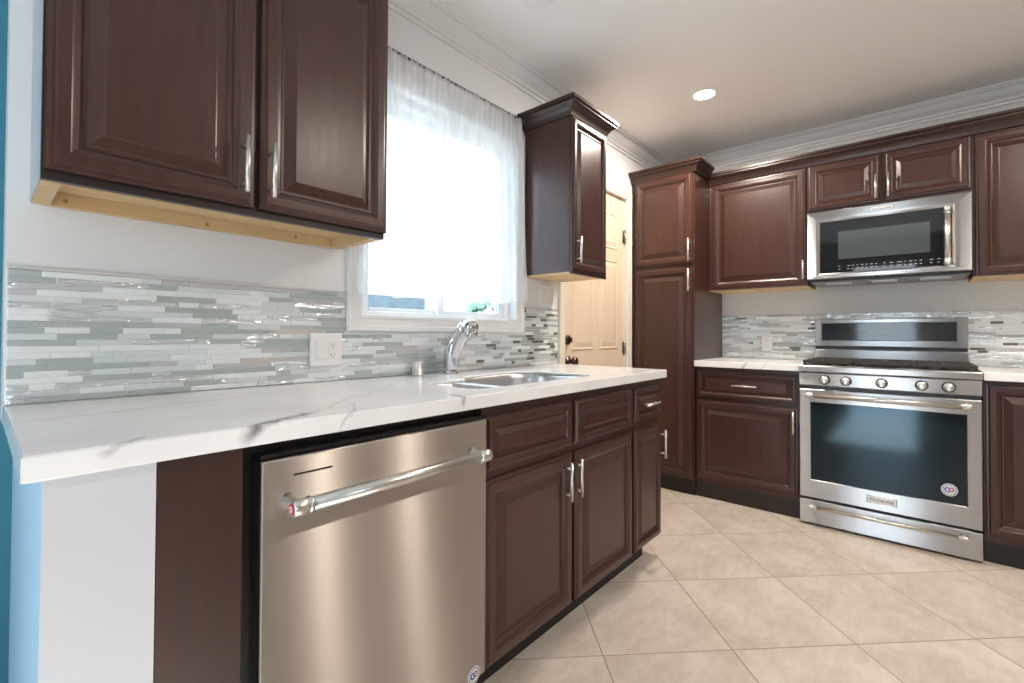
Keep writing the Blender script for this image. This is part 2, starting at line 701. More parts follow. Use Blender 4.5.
# ------------------------------------------------------------------ window
bm = bm_new()
CAS = [(0, 0), (0, .012), (.006, .018), (.016, .018), (.020, .014), (.044, .014), (.050, .020), (.064, .020), (.070, .014), (.070, 0)]
mpw = lambda a, b, c: (a, -c, b)
sweep(bm, [(WX0, WZ0), (WX1, WZ0), (WX1, WZ1), (WX0, WZ1)], [(-o_, h) for o_, h in CAS], mpw, closed=True)
win = struct('window_1', bm, 'trim')
win['label'] = 'white framed sliding window over the sink'
bm = bm_new()
for a0, a1, b0, b1 in ((WX0, WX0 + .035, WZ0, WZ1), (WX1 - .035, WX1, WZ0, WZ1), (WX0 + .035, WX1 - .035, WZ0, WZ0 + .014), (WX0 + .035, WX1 - .035, WZ1 - .035, WZ1)):
    box(bm, a0, a1, .035, .11, b0, b1)
obj('window_frame', bm, 'vinyl', win, .003)


def sash(x0, x1, y0, y1):
    bm = bm_new()
    z0, z1 = WZ0 + .014, WZ1 - .035
    w = .038
    for a0, a1, b0, b1 in ((x0, x0 + w, z0, z1), (x1 - w, x1, z0, z1), (x0 + w, x1 - w, z0, z0 + .017), (x0 + w, x1 - w, z1 - w, z1)):
        box(bm, a0, a1, y0, y1, b0, b1)
    s = obj('sash', bm, 'vinyl', win, .003)
    bm = bm_new()
    ym = (y0 + y1) / 2
    box(bm, x0 + w, x1 - w, ym - .003, ym + .003, z0 + .017, z1 - w)
    obj('pane', bm, 'glass', s)


sash(WX0 + .035, 1.375, .075, .10)
sash(1.335, WX1 - .035, .045, .07)

# outdoors
bm = bm_new()
box(bm, -.5, 40, .2, 40, -.3, -.2)
struct('ground', bm, plain('outdoor_paving', (.45, .44, .42), .8))
hs = thing('house', 'pale neighbouring house seen through the window below the curtain', 'house', (8, 6.5, -.2))
bm = bm_new()
box(bm, 2, 16, 6.0, 9, -.2, 6.2)
obj('wall', bm, plain('stucco', (.8, .8, .78), .8), hs)
bm = bm_new()
box(bm, 4.3, 5.95, 5.94, 5.999, 1.49, 1.80)
hw = obj('window', bm, plain('neighbour_glass', (.055, .075, .09), .4, noise=.5, nscale=9), hs)
bm = bm_new()
sweep(bm, [(2, 5.6), (16, 5.6), (16, 9.4), (2, 9.4)], [(0, 6.0), (-.1, 6.0), (-.1, 6.2), (1.6, 6.9), (1.6, 6.8), (0, 6.15)], lambda a, b, c: (a, b, c), closed=True)
obj('roof', bm, plain('roof_tiles', (.3, .26, .24), .8), hs)
hd = bm_new()
for i in range(150):
    x = random.uniform(6.6, 10.2); y = random.uniform(4.9, 5.5); z = random.uniform(-.1, 1.86)
    bmesh.ops.create_icosphere(hd, subdivisions=1, radius=random.uniform(.08, .17), matrix=Matrix.Translation((x, y, z)))
tag(obj('hedge', hd, plain('hedge_leaves', (.06, .115, .085), .7, noise=.6, nscale=20)),
    'blurred green hedge outside the right half of the window', 'hedge', None, 'stuff')

# ------------------------------------------------------------------ curtain
rodz = 2.205
bm = bm_new()
tube(bm, [(.80, -.045, rodz), (1.828, -.045, rodz)], .0075, 12)
rod = tag(obj('curtain_rod', bm, 'rod'), 'thin dark curtain rod above the kitchen window', 'curtain rod')
bm = bm_new()
disc_stack(bm, (1.828, -.045, rodz), (1, 0, 0), [(0, .006), (.002, .011), (.010, .011), (.013, .006)], 14)
obj('finial', bm, 'rod', rod)
for xb in (.84, 1.818):
    bm = bm_new()
    box(bm, xb - .006, xb + .006, -.046, -.0005, rodz - .008, rodz + .004)
    obj('bracket', bm, 'rod', rod)
bm = bm_new()
NX, NZ = 260, 46
grid = []
for j in range(NZ + 1):
    tz = j / NZ
    row = []
    for i in range(NX + 1):
        s = i / NX
        x0, x1 = .870, 1.800
        zb = 1.235 + .030 * max(0, (s - .85) / .15) + .004 * math.sin(s * 23)
        zt = rodz - .001 + .008 * math.sin(s * 230) + .004 * math.sin(s * 97)
        z = zb + (zt - zb) * tz
        x = x0 + (x1 - x0) * s + .012 * math.sin(s * 9 + 3 * (1 - tz)) * (1 - tz)
        if s > .8:
            x += .068 * (1 - tz) * (s - .8) / .2
        amp = .006 + .014 * (1 - tz)
        y = -.047 + amp * math.sin(s * 62 + 1.3 * math.sin(s * 11)) * (.5 + .5 * math.sin(s * 7 + .8)) + .004 * math.sin(s * 171 + 4 * tz)
        # gathers near the rod pocket
        if abs(z - rodz) < .02:
            y = -.047 - .0095 * (1 if (z - rodz) < .004 else .4) + .003 * math.sin(s * 300)
        elif z < rodz and tz > .9:
            y -= .004
        y = min(y, -.024)
        row.append(bm.verts.new((x, y, z)))
    grid.append(row)
for j in range(NZ):
    for i in range(NX):
        f = bm.faces.new((grid[j][i], grid[j][i + 1], grid[j + 1][i + 1], grid[j + 1][i]))
        f.smooth = True
cur = tag(obj('curtain', bm, 'sheer'), 'sheer white curtain gathered on a rod across the kitchen window', 'curtain')

# ------------------------------------------------------------------ door on the sink wall
bm = bm_new()
DC = [(0, 0), (0, .012), (.008, .016), (.040, .018), (.056, .022), (.062, .018), (.062, 0)]
sweep(bm, [(DX0, 0), (DX0, DZ1), (DX1, DZ1), (DX1, 0)], [(o_, h) for o_, h in DC], mpw)
struct('trim_3', bm, plain('cream_casing', (.82, .74, .64), .4, noise=.01))
bm = bm_new()
box(bm, DX0 + .003, DX1 - .003, .012, .052, .006, DZ1 - .003)
# sunken panels built as loops on the face
door = struct('door_1', bm, 'door')
door['label'] = 'cream six-panel door beyond the end of the counter'
pw = [(DX0 + .115, 2.62), (2.725, DX1 - .115)]
for (pz0, pz1) in ((.20, .80), (1.00, 1.60), (1.70, 1.93)):
    for (px0, px1) in pw:
        bm = bm_new()
        lp = [(-.012, .012), (-.006, .0075), (0, .0085), (.006, .0118), (.034, .0066), (.036, .0062)]
        ring_loft(bm, [[(px0 + i, y, pz0 + i), (px1 - i, y, pz0 + i), (px1 - i, y, pz1 - i), (px0 + i, y, pz1 - i)] for i, y in lp])
        obj('door_panel', bm, 'door', door)
bm = bm_new()
disc_stack(bm, (2.335, .0125, .925), (0, -1, 0), [(0, .032), (.006, .032), (.010, .014), (.035, .012), (.040, .022), (.052, .029), (.064, .026), (.070, .012)])
obj('door_knob', bm, 'bronze', door)
bm = bm_new()
disc_stack(bm, (2.330, .0125, 1.055), (0, -1, 0), [(0, .030), (.010, .030), (.016, .022), (.020, .010)])
box(bm, 2.324, 2.336, -.022, -.004, 1.040, 1.070)
obj('deadbolt', bm, 'bronze', door)
for hz in (.25, .995, 1.80):
    bm = bm_new()
    tube(bm, [(DX1 - .006, .004, hz - .05), (DX1 - .006, .004, hz + .05)], .007, 10)
    box(bm, DX1 - .03, DX1 - .004, .0105, .0125, hz - .045, hz + .045)
    obj('hinge', bm, 'hinge', door)


# ------------------------------------------------------------------ mosaic backsplashes
def mosaic(name, label, mp, a0, a1, z0, z1, skips, seed, dark=lambda a: 0, ripple=0.):
    rnd = random.Random(seed)
    bm = bm_new()
    # grout bed
    holes = [s for s in skips]
    holes_slab(bm, a0, a1, z0, z1, 0.0006, .004, holes, lambda a, b, c: mp(a, c, b))
    for f in bm.faces:
        f.material_index = len(MOSAIC)
    pitch = .01455
    g = .0011
    rows = int((z1 - z0) / pitch)
    pitch = (z1 - z0) / rows

    def tile(t0, t1, zz0, zz1, mi, d):
        e = .0012
        lo = [mp(t0, .0035, zz0), mp(t1, .0035, zz0), mp(t1, .0035, zz1), mp(t0, .0035, zz1)]
        mid = [mp(t0, d - e * .5, zz0), mp(t1, d - e * .5, zz0), mp(t1, d - e * .5, zz1), mp(t0, d - e * .5, zz1)]
        hi = [mp(t0 + e, d, zz0 + e), mp(t1 - e, d, zz0 + e), mp(t1 - e, d, zz1 - e), mp(t0 + e, d, zz1 - e)]
        ring_loft(bm, [lo, mid, hi], False, True, mi)
    for r in range(rows):
        za, zb = z0 + r * pitch + g / 2, z0 + (r + 1) * pitch - g / 2
        a = a0
        first = True
        while a < a1 - .004:
            L = rnd.choice((.045, .07, .09, .11, .14, .17, .20)) * rnd.uniform(.9, 1.1)
            if first:
                L *= rnd.uniform(.3, 1)
                first = False
            b = min(a + L, a1)
            if a1 - b < .02:
                b = a1
            q = rnd.random()
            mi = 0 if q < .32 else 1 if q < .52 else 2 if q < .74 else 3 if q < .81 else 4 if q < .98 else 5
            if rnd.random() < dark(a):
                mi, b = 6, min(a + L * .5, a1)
            elif rnd.random() < ripple:
                mi = 4
            d = .0056 + (.0006 if mi in (2, 4) else 0) + rnd.uniform(0, .0003)
            segs = [(a + g / 2, b - g / 2)]
            for (h0, h1, k0, k1) in skips:
                if zb > k0 and za < k1:
                    ns = []
                    for (u, v) in segs:
                        if v <= h0 or u >= h1:
                            ns.append((u, v))
                        else:
                            if u < h0 - .004:
                                ns.append((u, h0 - .0006))
                            if v > h1 + .004:
                                ns.append((h1 + .0006, v))
                    segs = ns
            for (u, v) in segs:
                if v - u > .006:
                    tile(u, v, za, zb, mi, d)
            a = b
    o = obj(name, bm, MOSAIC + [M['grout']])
    return tag(o, label, 'backsplash')


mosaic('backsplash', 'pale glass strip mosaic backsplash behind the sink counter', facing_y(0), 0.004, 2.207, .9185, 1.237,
       [(WX0 - .071, WX1 + .071, WZ0 - .071, 1.3)], 3, lambda a: .30 if a > 1.80 else .12 if a > 1.45 else 0)  # more painted dark reflections towards and past the window's right side
mosaic('backsplash', 'pale glass strip mosaic backsplash behind the steel range', facing_x(XR), -2.45, -.466, .9185, 1.238, [], 5, lambda a: .04, .16)
bm = bm_new()
box(bm, 0.003, WX0 - .072, -.0075, -.0006, 1.2375, 1.2435)
tag(obj('backsplash_edge_strip', bm, plain('pale_edge_strip', (.60, .59, .57), .4)), 'thin grey pencil strip topping the mosaic left of the window', 'edge strip')


# ------------------------------------------------------------------ wall plates
def plate(name, label, cat, mp, a0, a1, z0, z1, devs, back=.0098):
    t = thing(name, label, cat, mp((a0 + a1) / 2, 0, z0))
    bm = bm_new()
    ring_loft(bm, [[mp(a0 + i, d, z0 + i), mp(a1 - i, d, z0 + i), mp(a1 - i, d, z1 - i), mp(a0 + i, d, z1 - i)]
                   for i, d in ((0, back), (0, .0125), (.003, .0145), (.006, .015))])
    obj('cover_plate', bm, 'plate', t)
    for c, kind in devs:
        zc = (z0 + z1) / 2
        bm = bm_new()
        w, h = .0165, .0335
        ring_loft(bm, [[mp(c - w + i, d, zc - h + i), mp(c + w - i, d, zc - h + i), mp(c + w - i, d, zc + h - i), mp(c - w + i, d, zc + h - i)]
                       for i, d in ((0, .0145), (0, .0165), (.0015, .018 if kind == 'rocker' else .0172))])
        s = obj('rocker_switch' if kind == 'rocker' else 'receptacle', bm, 'plate', t)
        if kind != 'rocker':
            for dz in (-.018, .018):
                bm = bm_new()
                for da, hh in ((-.006, .005), (.006, .004)):
                    x = [mp(c + da - .001, .0171, zc + dz - hh), mp(c + da + .001, .0171, zc + dz - hh), mp(c + da + .001, .0171, zc + dz + hh), mp(c + da - .001, .0171, zc + dz + hh)]
                    y = [mp(c + da - .001, .0176, zc + dz - hh), mp(c + da + .001, .0176, zc + dz - hh), mp(c + da + .001, .0176, zc + dz + hh), mp(c + da - .001, .0176, zc + dz + hh)]
                    ring_loft(bm, [x, y])
                disc_stack(bm, mp(c, .0171, zc + dz - .010), Vector(mp(0, 1, 0)) - Vector(mp(0, 0, 0)), [(0, .0022), (.0005, .0022)], 8)
                obj('slots', bm, 'slot', s)
    return t


plate('outlet_plate', 'white double outlet plate with switch on the mosaic left of the faucet', 'outlet', facing_y(0), .717, .836, .972, 1.090,
      [(.755, 'rocker'), (.799, 'out')])
plate('switch_plate', 'white light switch plate on the wall between window and door', 'light switch', facing_y(0), 2.02, 2.136, 1.254, 1.372,
      [(2.055, 'rocker'), (2.101, 'rocker')], .0005)
plate('outlet_plate', 'small white outlet plate on the mosaic left of the range', 'outlet', facing_x(XR), -.812, -.742, .973, 1.087, [(-.777, 'out')])

# ------------------------------------------------------------------ counters
SK = (1.045, 1.815, -.585, -.115)       # sink cut-out


def rrect(x0, x1, y0, y1, r, n=8, z=0.):
    if not isinstance(r, (list, tuple)):
        r = [r] * 4
    out = []
    for (cx, cy, a0), rr in zip(((x1, y1, 0), (x0, y1, 90), (x0, y0, 180), (x1, y0, 270)), r):
        sx = -1 if cx == x1 else 1
        sy = -1 if cy == y1 else 1
        for k in range(n + 1):
            a = math.radians(a0 + 90 * k / n)
            out.append((cx + sx * rr + rr * math.cos(a), cy + sy * rr + rr * math.sin(a), z))
    return out


B1 = dict(x0=.975, x1=1.135, y0=-.570, y1=-.300, r=[.030, .05, .05, .035])
B2 = dict(x0=1.165, x1=1.690, y0=-.570, y1=-.200, r=[.16, .17, .08, .06])


def sink_outline(z, e=0.):
    """one opening round both bowls: the small left bowl is set forward of the larger right one"""
    p2 = rrect(B2['x0'] - e, B2['x1'] + e, B2['y0'] - e, B2['y1'] + e, B2['r'], 10, z)
    p1 = rrect(B1['x0'] - e, B1['x1'] + e, B1['y0'] - e, B1['y1'] + e, B1['r'], 10, z)
    back = [p for p in p2[:22] if p[1] > B1['y1'] + e + .004]           # right-back and left-back corners
    left = [p for p in p1[11:33]]                                       # left-back and left-front corners
    front = p2[33:44]
    return back + [(B2['x0'] - e + .004, B1['y1'] + e, z)] + left + front


def fill_between(bm, outer, inner):
    e = []
    for lp in (outer, inner):
        e += [bm.edges.get((lp[k], lp[(k + 1) % len(lp)])) or bm.edges.new((lp[k], lp[(k + 1) % len(lp)])) for k in range(len(lp))]
    bmesh.ops.triangle_fill(bm, use_beauty=True, use_dissolve=False, edges=e)


bm = bm_new()
XA, XB, YA, YBK = 0.0, 2.207, -.665, -.0095
T, B_ = .917, .878
c = .003
lp = {}
for nm, pts in (('o0', [(XA + c, YA + c, T), (XB - c, YA + c, T), (XB - c, YBK, T), (XA + c, YBK, T)]),
                ('o1', [(XA, YA, T - c), (XB, YA, T - c), (XB, YBK, T - c), (XA, YBK, T - c)]),
                ('o2', [(XA, YA, B_ + c), (XB, YA, B_ + c), (XB, YBK, B_ + c), (XA, YBK, B_ + c)]),
                ('o3', [(XA + c, YA + c, B_), (XB - c, YA + c, B_), (XB - c, YBK, B_), (XA + c, YBK, B_)]),
                ('i0', sink_outline(T)), ('i1', sink_outline(T - .002, -.002)), ('i2', sink_outline(T - .0085, -.002)),
                ('i3', sink_outline(T - .0085, .022)), ('i4', sink_outline(B_, .022))):
    lp[nm] = [bm.verts.new(p) for p in pts]
for a, b in (('o0', 'o1'), ('o1', 'o2'), ('o2', 'o3'), ('i0', 'i1'), ('i1', 'i2'), ('i2', 'i3'), ('i3', 'i4')):
    n = len(lp[a])
    for k in range(n):
        bm.faces.new((lp[a][k], lp[a][(k + 1) % n], lp[b][(k + 1) % n], lp[b][k]))
fill_between(bm, lp['o0'], lp['i0'])
fill_between(bm, lp['o3'], lp['i4'])
VE = [(.362, -.64, .55, .024, 1.0, .11), (.64, -.45, .62, .010, .36, .45), (.12, -.66, .75, .014, .5, .05), (.84, -.64, 1.25, .014, .8, .06),
      (.52, -.62, 1.05, .006, .45, .12), (1.95, -.60, 1.2, .012, .7, .10), (1.72, -.63, 1.9, .006, .6, .05), (2.06, -.62, 1.3, .007, .7, .06), (.30, -.25, .2, .02, .22, .4)]
tag(obj('worktop', bm, quartz('veined_quartz', VE)), 'white veined quartz counter holding the sink', 'counter')
VE2 = [(3.16, -.80, .4, .016, .5, .12), (3.20, -.95, -.5, .012, .55, .10), (3.4, -.7, .2, .02, .3, .2)]
q2 = quartz('veined_quartz_range', VE2)
bm = bm_new()
box(bm, 3.138, XR - .0095, -1.078, -.467, .878, .917)
tag(obj('worktop', bm, q2, None, .003), 'short white quartz counter between tall pantry and range', 'counter')
bm = bm_new()
box(bm, 3.138, XR - .0095, -2.45, -1.846, .878, .917)
tag(obj('worktop', bm, q2, None, .003), 'white quartz counter right of the range, cut by the frame', 'counter')

# ------------------------------------------------------------------ sink, faucet, air gap
sink = thing('kitchen_sink', 'double bowl stainless steel sink set in the quartz counter', 'sink', (1.42, -.36, .74))
for B in (B1, B2):
    bm = bm_new()
    L = []
    rim = .9080
    for i, z in ((-.012, rim - .0015), (-.012, rim), (.000, rim), (.004, rim - .004), (.007, .885), (.014, .80), (.022, .765), (.045, .742), (.08, .738)):
        L.append(rrect(B['x0'] + i, B['x1'] - i, B['y0'] + i, B['y1'] - i, [max(.01, q - i * .5) for q in B['r']], 8, z))
    ring_loft(bm, L, False, True, 0, True)
    bowl = obj('bowl', bm, 'sink', sink)
    bm = bm_new()
    disc_stack(bm, ((B['x0'] + B['x1']) / 2, (B['y0'] + B['y1']) / 2, .7385), (0, 0, 1), [(0, .042), (.003, .042), (.003, .03), (.0035, .004)], 20)
    obj('drain', bm, 'chrome', bowl)

fx, fy = 1.300, -.085
fau = thing('faucet', 'chrome pull-out kitchen faucet leaning over the sink', 'faucet', (fx, fy, .9175))
bm = bm_new()
disc_stack(bm, (fx, fy, .9175), (0, 0, 1), [(0, .035), (.004, .035), (.010, .030), (.014, .027)], 24)
obj('base', bm, 'chrome', fau)
bm = bm_new()
tube(bm, [(fx, fy, .930), (fx, fy, .95), (fx, fy - .002, .98), (fx, fy - .007, 1.01), (fx, fy - .018, 1.038), (fx, fy - .030, 1.056), (fx, fy - .038, 1.064)],
     [.0270, .0295, .0335, .0350, .0310, .022, .012], 22)
obj('body', bm, 'chrome', fau)
bm = bm_new()
tube(bm, [(fx, fy - .016, .975), (fx, fy - .034, 1.02), (fx, fy - .062, 1.070), (fx, fy - .088, 1.094), (fx, fy - .106, 1.114)],
     [.0190, .0235, .0255, .0275, .031], 22)
obj('spout', bm, 'chrome', fau)
bm = bm_new()
bmesh.ops.create_uvsphere(bm, u_segments=24, v_segments=16, radius=.037, matrix=Matrix.Translation((fx, fy - .116, 1.116)) @ Matrix.Diagonal((1, 1.05, .92, 1)))
for f in bm.faces:
    f.smooth = True
disc_stack(bm, (fx, fy - .126, 1.100), (0, -.35, -1), [(0, .026), (.024, .024), (.028, .019)], 18)
obj('spray_head', bm, 'chrome', fau)
bm = bm_new()
tube(bm, [(fx, fy + .002, 1.040), (fx, fy - .004, 1.064), (fx, fy - .034, 1.092), (fx, fy - .066, 1.130), (fx, fy - .076, 1.139)], [.027, .022, .012, .0095, .006], 16)
obj('lever', bm, 'chrome', fau)

bm = bm_new()
disc_stack(bm, (1.158, -.042, .9175), (0, 0, 1), [(0, .025), (.003, .026), (.006, .023), (.050, .023), (.056, .021), (.058, .012)], 24)
ag = tag(obj('air_gap', bm, 'nickel'), 'small steel air gap cylinder behind the sink', 'air gap')
bm = bm_new()
for zz in (.951, .960):
    for k in range(7):
        a = math.radians(-75 + k * 12)
        p = Vector((1.158 + .0231 * math.cos(a), -.042 + .0231 * math.sin(a), zz))
        bmesh.ops.create_cube(bm, size=1, matrix=Matrix.Translation(p) @ Matrix.Rotation(a, 4, 'Z') @ Matrix.Diagonal((.0012, .005, .004, 1)))
obj('vent_slots', bm, 'slot', ag)

# ------------------------------------------------------------------ base cabinets, sink run
FY = facing_y(-.6245)


def carcass_y(parent, x0, x1, z0, z1, ydepth, yfront, mat='espresso', name='body'):
    bm = bm_new()
    box(bm, x0, x1, yfront, ydepth, z0, z1)
    return obj(name, bm, mat, parent, .001)


c = thing('base_cabinet', 'espresso sink base cabinet with two doors beneath the sink', 'cabinet', (1.42, -.3, 0))
# open-topped carcass so that the bowls hang free
bm = bm_new()
box(bm, .943, .961, -.606, -.002, .10, .877)
box(bm, 1.884, 1.902, -.606, -.002, .10, .877)
box(bm, .961, 1.884, -.606, -.002, .10, .118)
box(bm, .943, 1.902, -.624, -.606, .10, .877)
obj('body', bm, 'espresso', c)
bm = bm_new()
box(bm, .943, 1.902, -.572, -.555, 0, .0995)
obj('toe_kick', bm, 'toe', c)
for a0, a1, hx in ((.948, 1.409, 1.351), (1.427, 1.892, 1.417)):
    panel_front('false_drawer_front', c, FY, a0, a1, .680, .842, k=.66)
    d = panel_front('door', c, FY, a0, a1, .100, .655)
    bar_handle(d, FY, hx, .564, .138)
c = thing('base_cabinet', 'narrow espresso cabinet with drawer and door at the counter end', 'cabinet', (2.05, -.3, 0))
carcass_y(c, 1.9035, 2.198, .10, .877, -.002, -.624)
bm = bm_new()
box(bm, 1.9035, 2.135, -.572, -.555, 0, .0995)
obj('toe_kick', bm, 'toe', c)
d = panel_front('drawer', c, FY, 1.911, 2.197, .690, .842, k=.62)
bar_handle(d, FY, 2.035, .766, .140, False)
d = panel_front('door', c, FY, 1.911, 2.197, .105, .659, k=.72)
bar_handle(d, FY, 2.172, .556, .136)
# filler panel left of the dishwasher
bm = bm_new()
box(bm, .1595, .291, -.640, -.03, .0, .877)
tag(obj('filler_panel', bm, 'filler', None, .001), 'plain reddish brown filler panel left of the dishwasher', 'panel')

# ------------------------------------------------------------------ lettering
def letters(name, text, size, parent, origin, right, up, mat, extrude=.0004, width=None):
    cu = bpy.data.curves.new('lettering', 'FONT')
    cu.body = text
    cu.size = size
    cu.align_x = 'CENTER'
    cu.align_y = 'CENTER'
    cu.extrude = extrude
    cu.offset = 0
    tmp = bpy.data.objects.new('tmp', cu)
    C.objects.link(tmp)
    bpy.context.view_layer.update()
    me = bpy.data.meshes.new_from_object(tmp.evaluated_get(bpy.context.evaluated_depsgraph_get()))
    bpy.data.objects.remove(tmp)
    xs = [v.co.x for v in me.vertices]
    k = 1.0
    if width:
        k = width / (max(xs) - min(xs))
    r, u = Vector(right), Vector(up)
    n = r.cross(u)
    base = Vector(origin) - root_loc(parent)
    for v in me.vertices:
        v.co = base + r * (v.co.x * k) + u * v.co.y + n * v.co.z
    me.name = name
    me.materials.append(M[mat])
    o = bpy.data.objects.new(name, me)
    C.objects.link(o)
    o.parent = parent
    return o


def arc(bm, c, right, up, r0, r1, a0, a1, mi, d=.0006, n=14):
    c, r, u = Vector(c), Vector(right), Vector(up)
    nn = r.cross(u)
    lo, hi = [], []
    for k in range(n + 1):
        a = math.radians(a0 + (a1 - a0) * k / n)
        e = r * math.cos(a) + u * math.sin(a)
        lo.append((c + e * r0, c + e * r1))
    for k in range(n):
        p = [lo[k][0], lo[k][1], lo[k + 1][1], lo[k + 1][0]]
        ring_loft(bm, [p, [q + nn * d for q in p]], True, True, mi)


def sticker(parent, c, right, up, rad, w=1.0):
    r, u = Vector(right), Vector(up)
    n = r.cross(u)
    bm = bm_new()
    r = r * w
    ring_loft(bm, [[Vector(c) + n * d + (r * math.cos(2 * PI * k / 32) + u * math.sin(2 * PI * k / 32)) * rad for k in range(32)] for d in (0, .0008)])
    s = obj('sticker', bm, 'white_sticker', parent)
    s['label'] = 'round white sticker with a red and blue emblem'
    cc = Vector(c) + n * .0008
    bm = bm_new()
    arc(bm, cc - r * rad * .18, r, u, rad * .24, rad * .42, 60, 330, 1)
    arc(bm, cc + r * rad * .22 + u * rad * .06, r, u, rad * .20, rad * .36, -150, 120, 0)
    arc(bm, cc + u * rad * .1, r, u, 0.0001, rad * .14, 0, 360, 1, .0007)
    for k in range(18):
        a = k * 20 + 5
        arc(bm, cc, r, u, rad * .72, rad * .90, a, a + 9, 2, .0005, 2)
    absorb(s, obj('emblem', bm, ['red', 'blue', 'mark_dark'], s))
    return s


def pro_handle(parent, p0, p1, out, rad, foot_in, mat='steel_bright', cap=None):
    """professional style bar: tube with collars, end caps and brackets; out = outward unit vector, foot_in = stand-off"""
    p0, p1, out = Vector(p0), Vector(p1), Vector(out)
    ax = (p1 - p0).normalized()
    L = (p1 - p0).length
    bm = bm_new()
    tube(bm, [p0 + ax * .03, p1 - ax * .03], rad * .86, 20)
    h = obj('handle', bm, mat, parent)
    extra = []
    for s, q in ((1, p0), (-1, p1)):
        a = ax * s
        bm = bm_new()
        disc_stack(bm, q, a, [(0, rad * .86), (.002, rad), (.028, rad), (.029, rad * .9), (.031, rad * .9), (.032, rad * 1.04), (.037, rad * 1.04), (.038, rad * .86)], 24)
        # bracket back to the face
        f = q + a * .016 - out * foot_in
        up = ax.cross(out)
        lp = []
        for t, w, hh in ((0, .015, .017), (.2, .012, .0125), (.6, .011, .011), (1, .012, .012)):
            cpt = f + out * foot_in * t
            lp.append([cpt + a * (w * math.cos(2 * PI * k / 16)) + up * (hh * math.sin(2 * PI * k / 16)) for k in range(16)])
        ring_loft(bm, lp, True, True, 0, True)
        extra.append(obj('bracket', bm, 'steel_bright', h))
        if cap and s == 1:
            bm = bm_new()
            disc_stack(bm, q - a * .0012, a, [(0, rad * .62), (.0014, rad * .66)], 20)
            extra.append(obj('medallion', bm, 'red', h))
            bm = bm_new()
            arc(bm, q - a * .0013, out, up if True else up, rad * .18, rad * .36, 0, 360, 0, -.0005 if ax.cross(out).cross(out).dot(a) > 0 else .0005)
            extra.append(obj('ring', bm, 'white_sticker', h))
    absorb(h, *extra)
    h['label'] = 'satin steel bar handle'
    return h


# ------------------------------------------------------------------ dishwasher
dw = thing('dishwasher', 'stainless steel dishwasher with long bar handle', 'dishwasher', (.62, -.35, 0))
bm = bm_new()
box(bm, .2945, .938, -.600, -.02, .03, .872)
obj('tub', bm, 'black_plastic', dw)
bm = bm_new()
ring_loft(bm, [[(.318 + i, y, .115 + i), (.934 - i, y, .115 + i), (.934 - i, y, .842 - i), (.318 + i, y, .842 - i)] for i, y in
               ((0, -.646), (0, -.653), (.0015, -.6555), (.003, -.656))])
dd = obj('door', bm, 'steel_dw', dw)
bm = bm_new()
box(bm, .3195, .9325, -.6459, -.601, .117, .8405)
obj('inner_door', bm, 'black_plastic', dd)
bm = bm_new()
box(bm, .322, .93, -.640, -.601, .8425, .851)
for k in range(9):
    x = .36 + k * .06
    box(bm, x, x + .035, -.632, -.615, .851, .8525)
obj('control_strip', bm, 'black_plastic', dd)
bm = bm_new()
box(bm, .379, .460, -.6572, -.6555, .8045, .8075)
obj('status_slot', bm, 'black_plastic', dd)
pro_handle(dd, (.352, -.708, .757), (.890, -.708, .757), (0, -1, 0), .0165, .052, 'steel_bright', cap=True)
sticker(dd, (.888, -.6562, .130), (1, 0, 0), (0, 0, 1), .024)
bm = bm_new()
box(bm, .33, .93, -.575, -.555, 0, .10)
obj('toe_kick', bm, 'toe', dw)

# ------------------------------------------------------------------ upper cabinets, sink wall
UY = facing_y(-.300)
c = thing('wall_cabinet', 'large espresso wall cabinet left of the window with pine underside', 'cabinet', (.43, -.15, 1.39))
bm = bm_new()
box(bm, .055, .803, -.28, -.003, 1.437, 2.24)
obj('body', bm, 'espresso', c)
bm = bm_new()
box(bm, .037, .819, -.2995, -.2805, 1.393, 2.24)
obj('face_frame', bm, 'espresso_dark', c)
bm = bm_new()
box(bm, .0375, .0545, -.280, -.003, 1.400, 2.24)
s = obj('side_panel', bm, 'pale_side', c)
s['label'] = 'pale side panel'
bm = bm_new()
box(bm, .8035, .8185, -.280, -.003, 1.400, 2.24)
obj('side_panel', bm, 'espresso', c)
bm = bm_new()
box(bm, .056, .802, -.279, -.003, 1.430, 1.4365)
o = obj('bottom_panel', bm, 'pine', c)
o['label'] = 'pale pine bottom panel'
bm = bm_new()
box(bm, .056, .802, -.022, -.003, 1.395, 1.4295)
o = obj('nailing_rail', bm, 'pine', c)
o['label'] = 'knotty pine rail along the wall'
for x0, x1 in ((.0375, .056), (.802, .8185)):
    bm = bm_new()
    box(bm, x0 + .001 if x0 < .1 else x0, x1, -.280, -.0225, 1.393, 1.3995)
    box(bm, .790, .8025, -.279, -.0225, 1.3945, 1.4295) if x0 > .5 else box(bm, .0565, .070, -.279, -.0225, 1.3945, 1.4295)
    obj('side_rail', bm, 'pine', c)
for a0, a1, hx in ((.040, .423, .394), (.436, .820, .458)):
    d = panel_front('door', c, UY, a0, a1, 1.412, 2.192)
    bar_handle(d, UY, hx, 1.510, .142)
crown(c, [(.037, -.003), (.037, -.300), (.819, -.300), (.819, -.003)], 2.192, False)

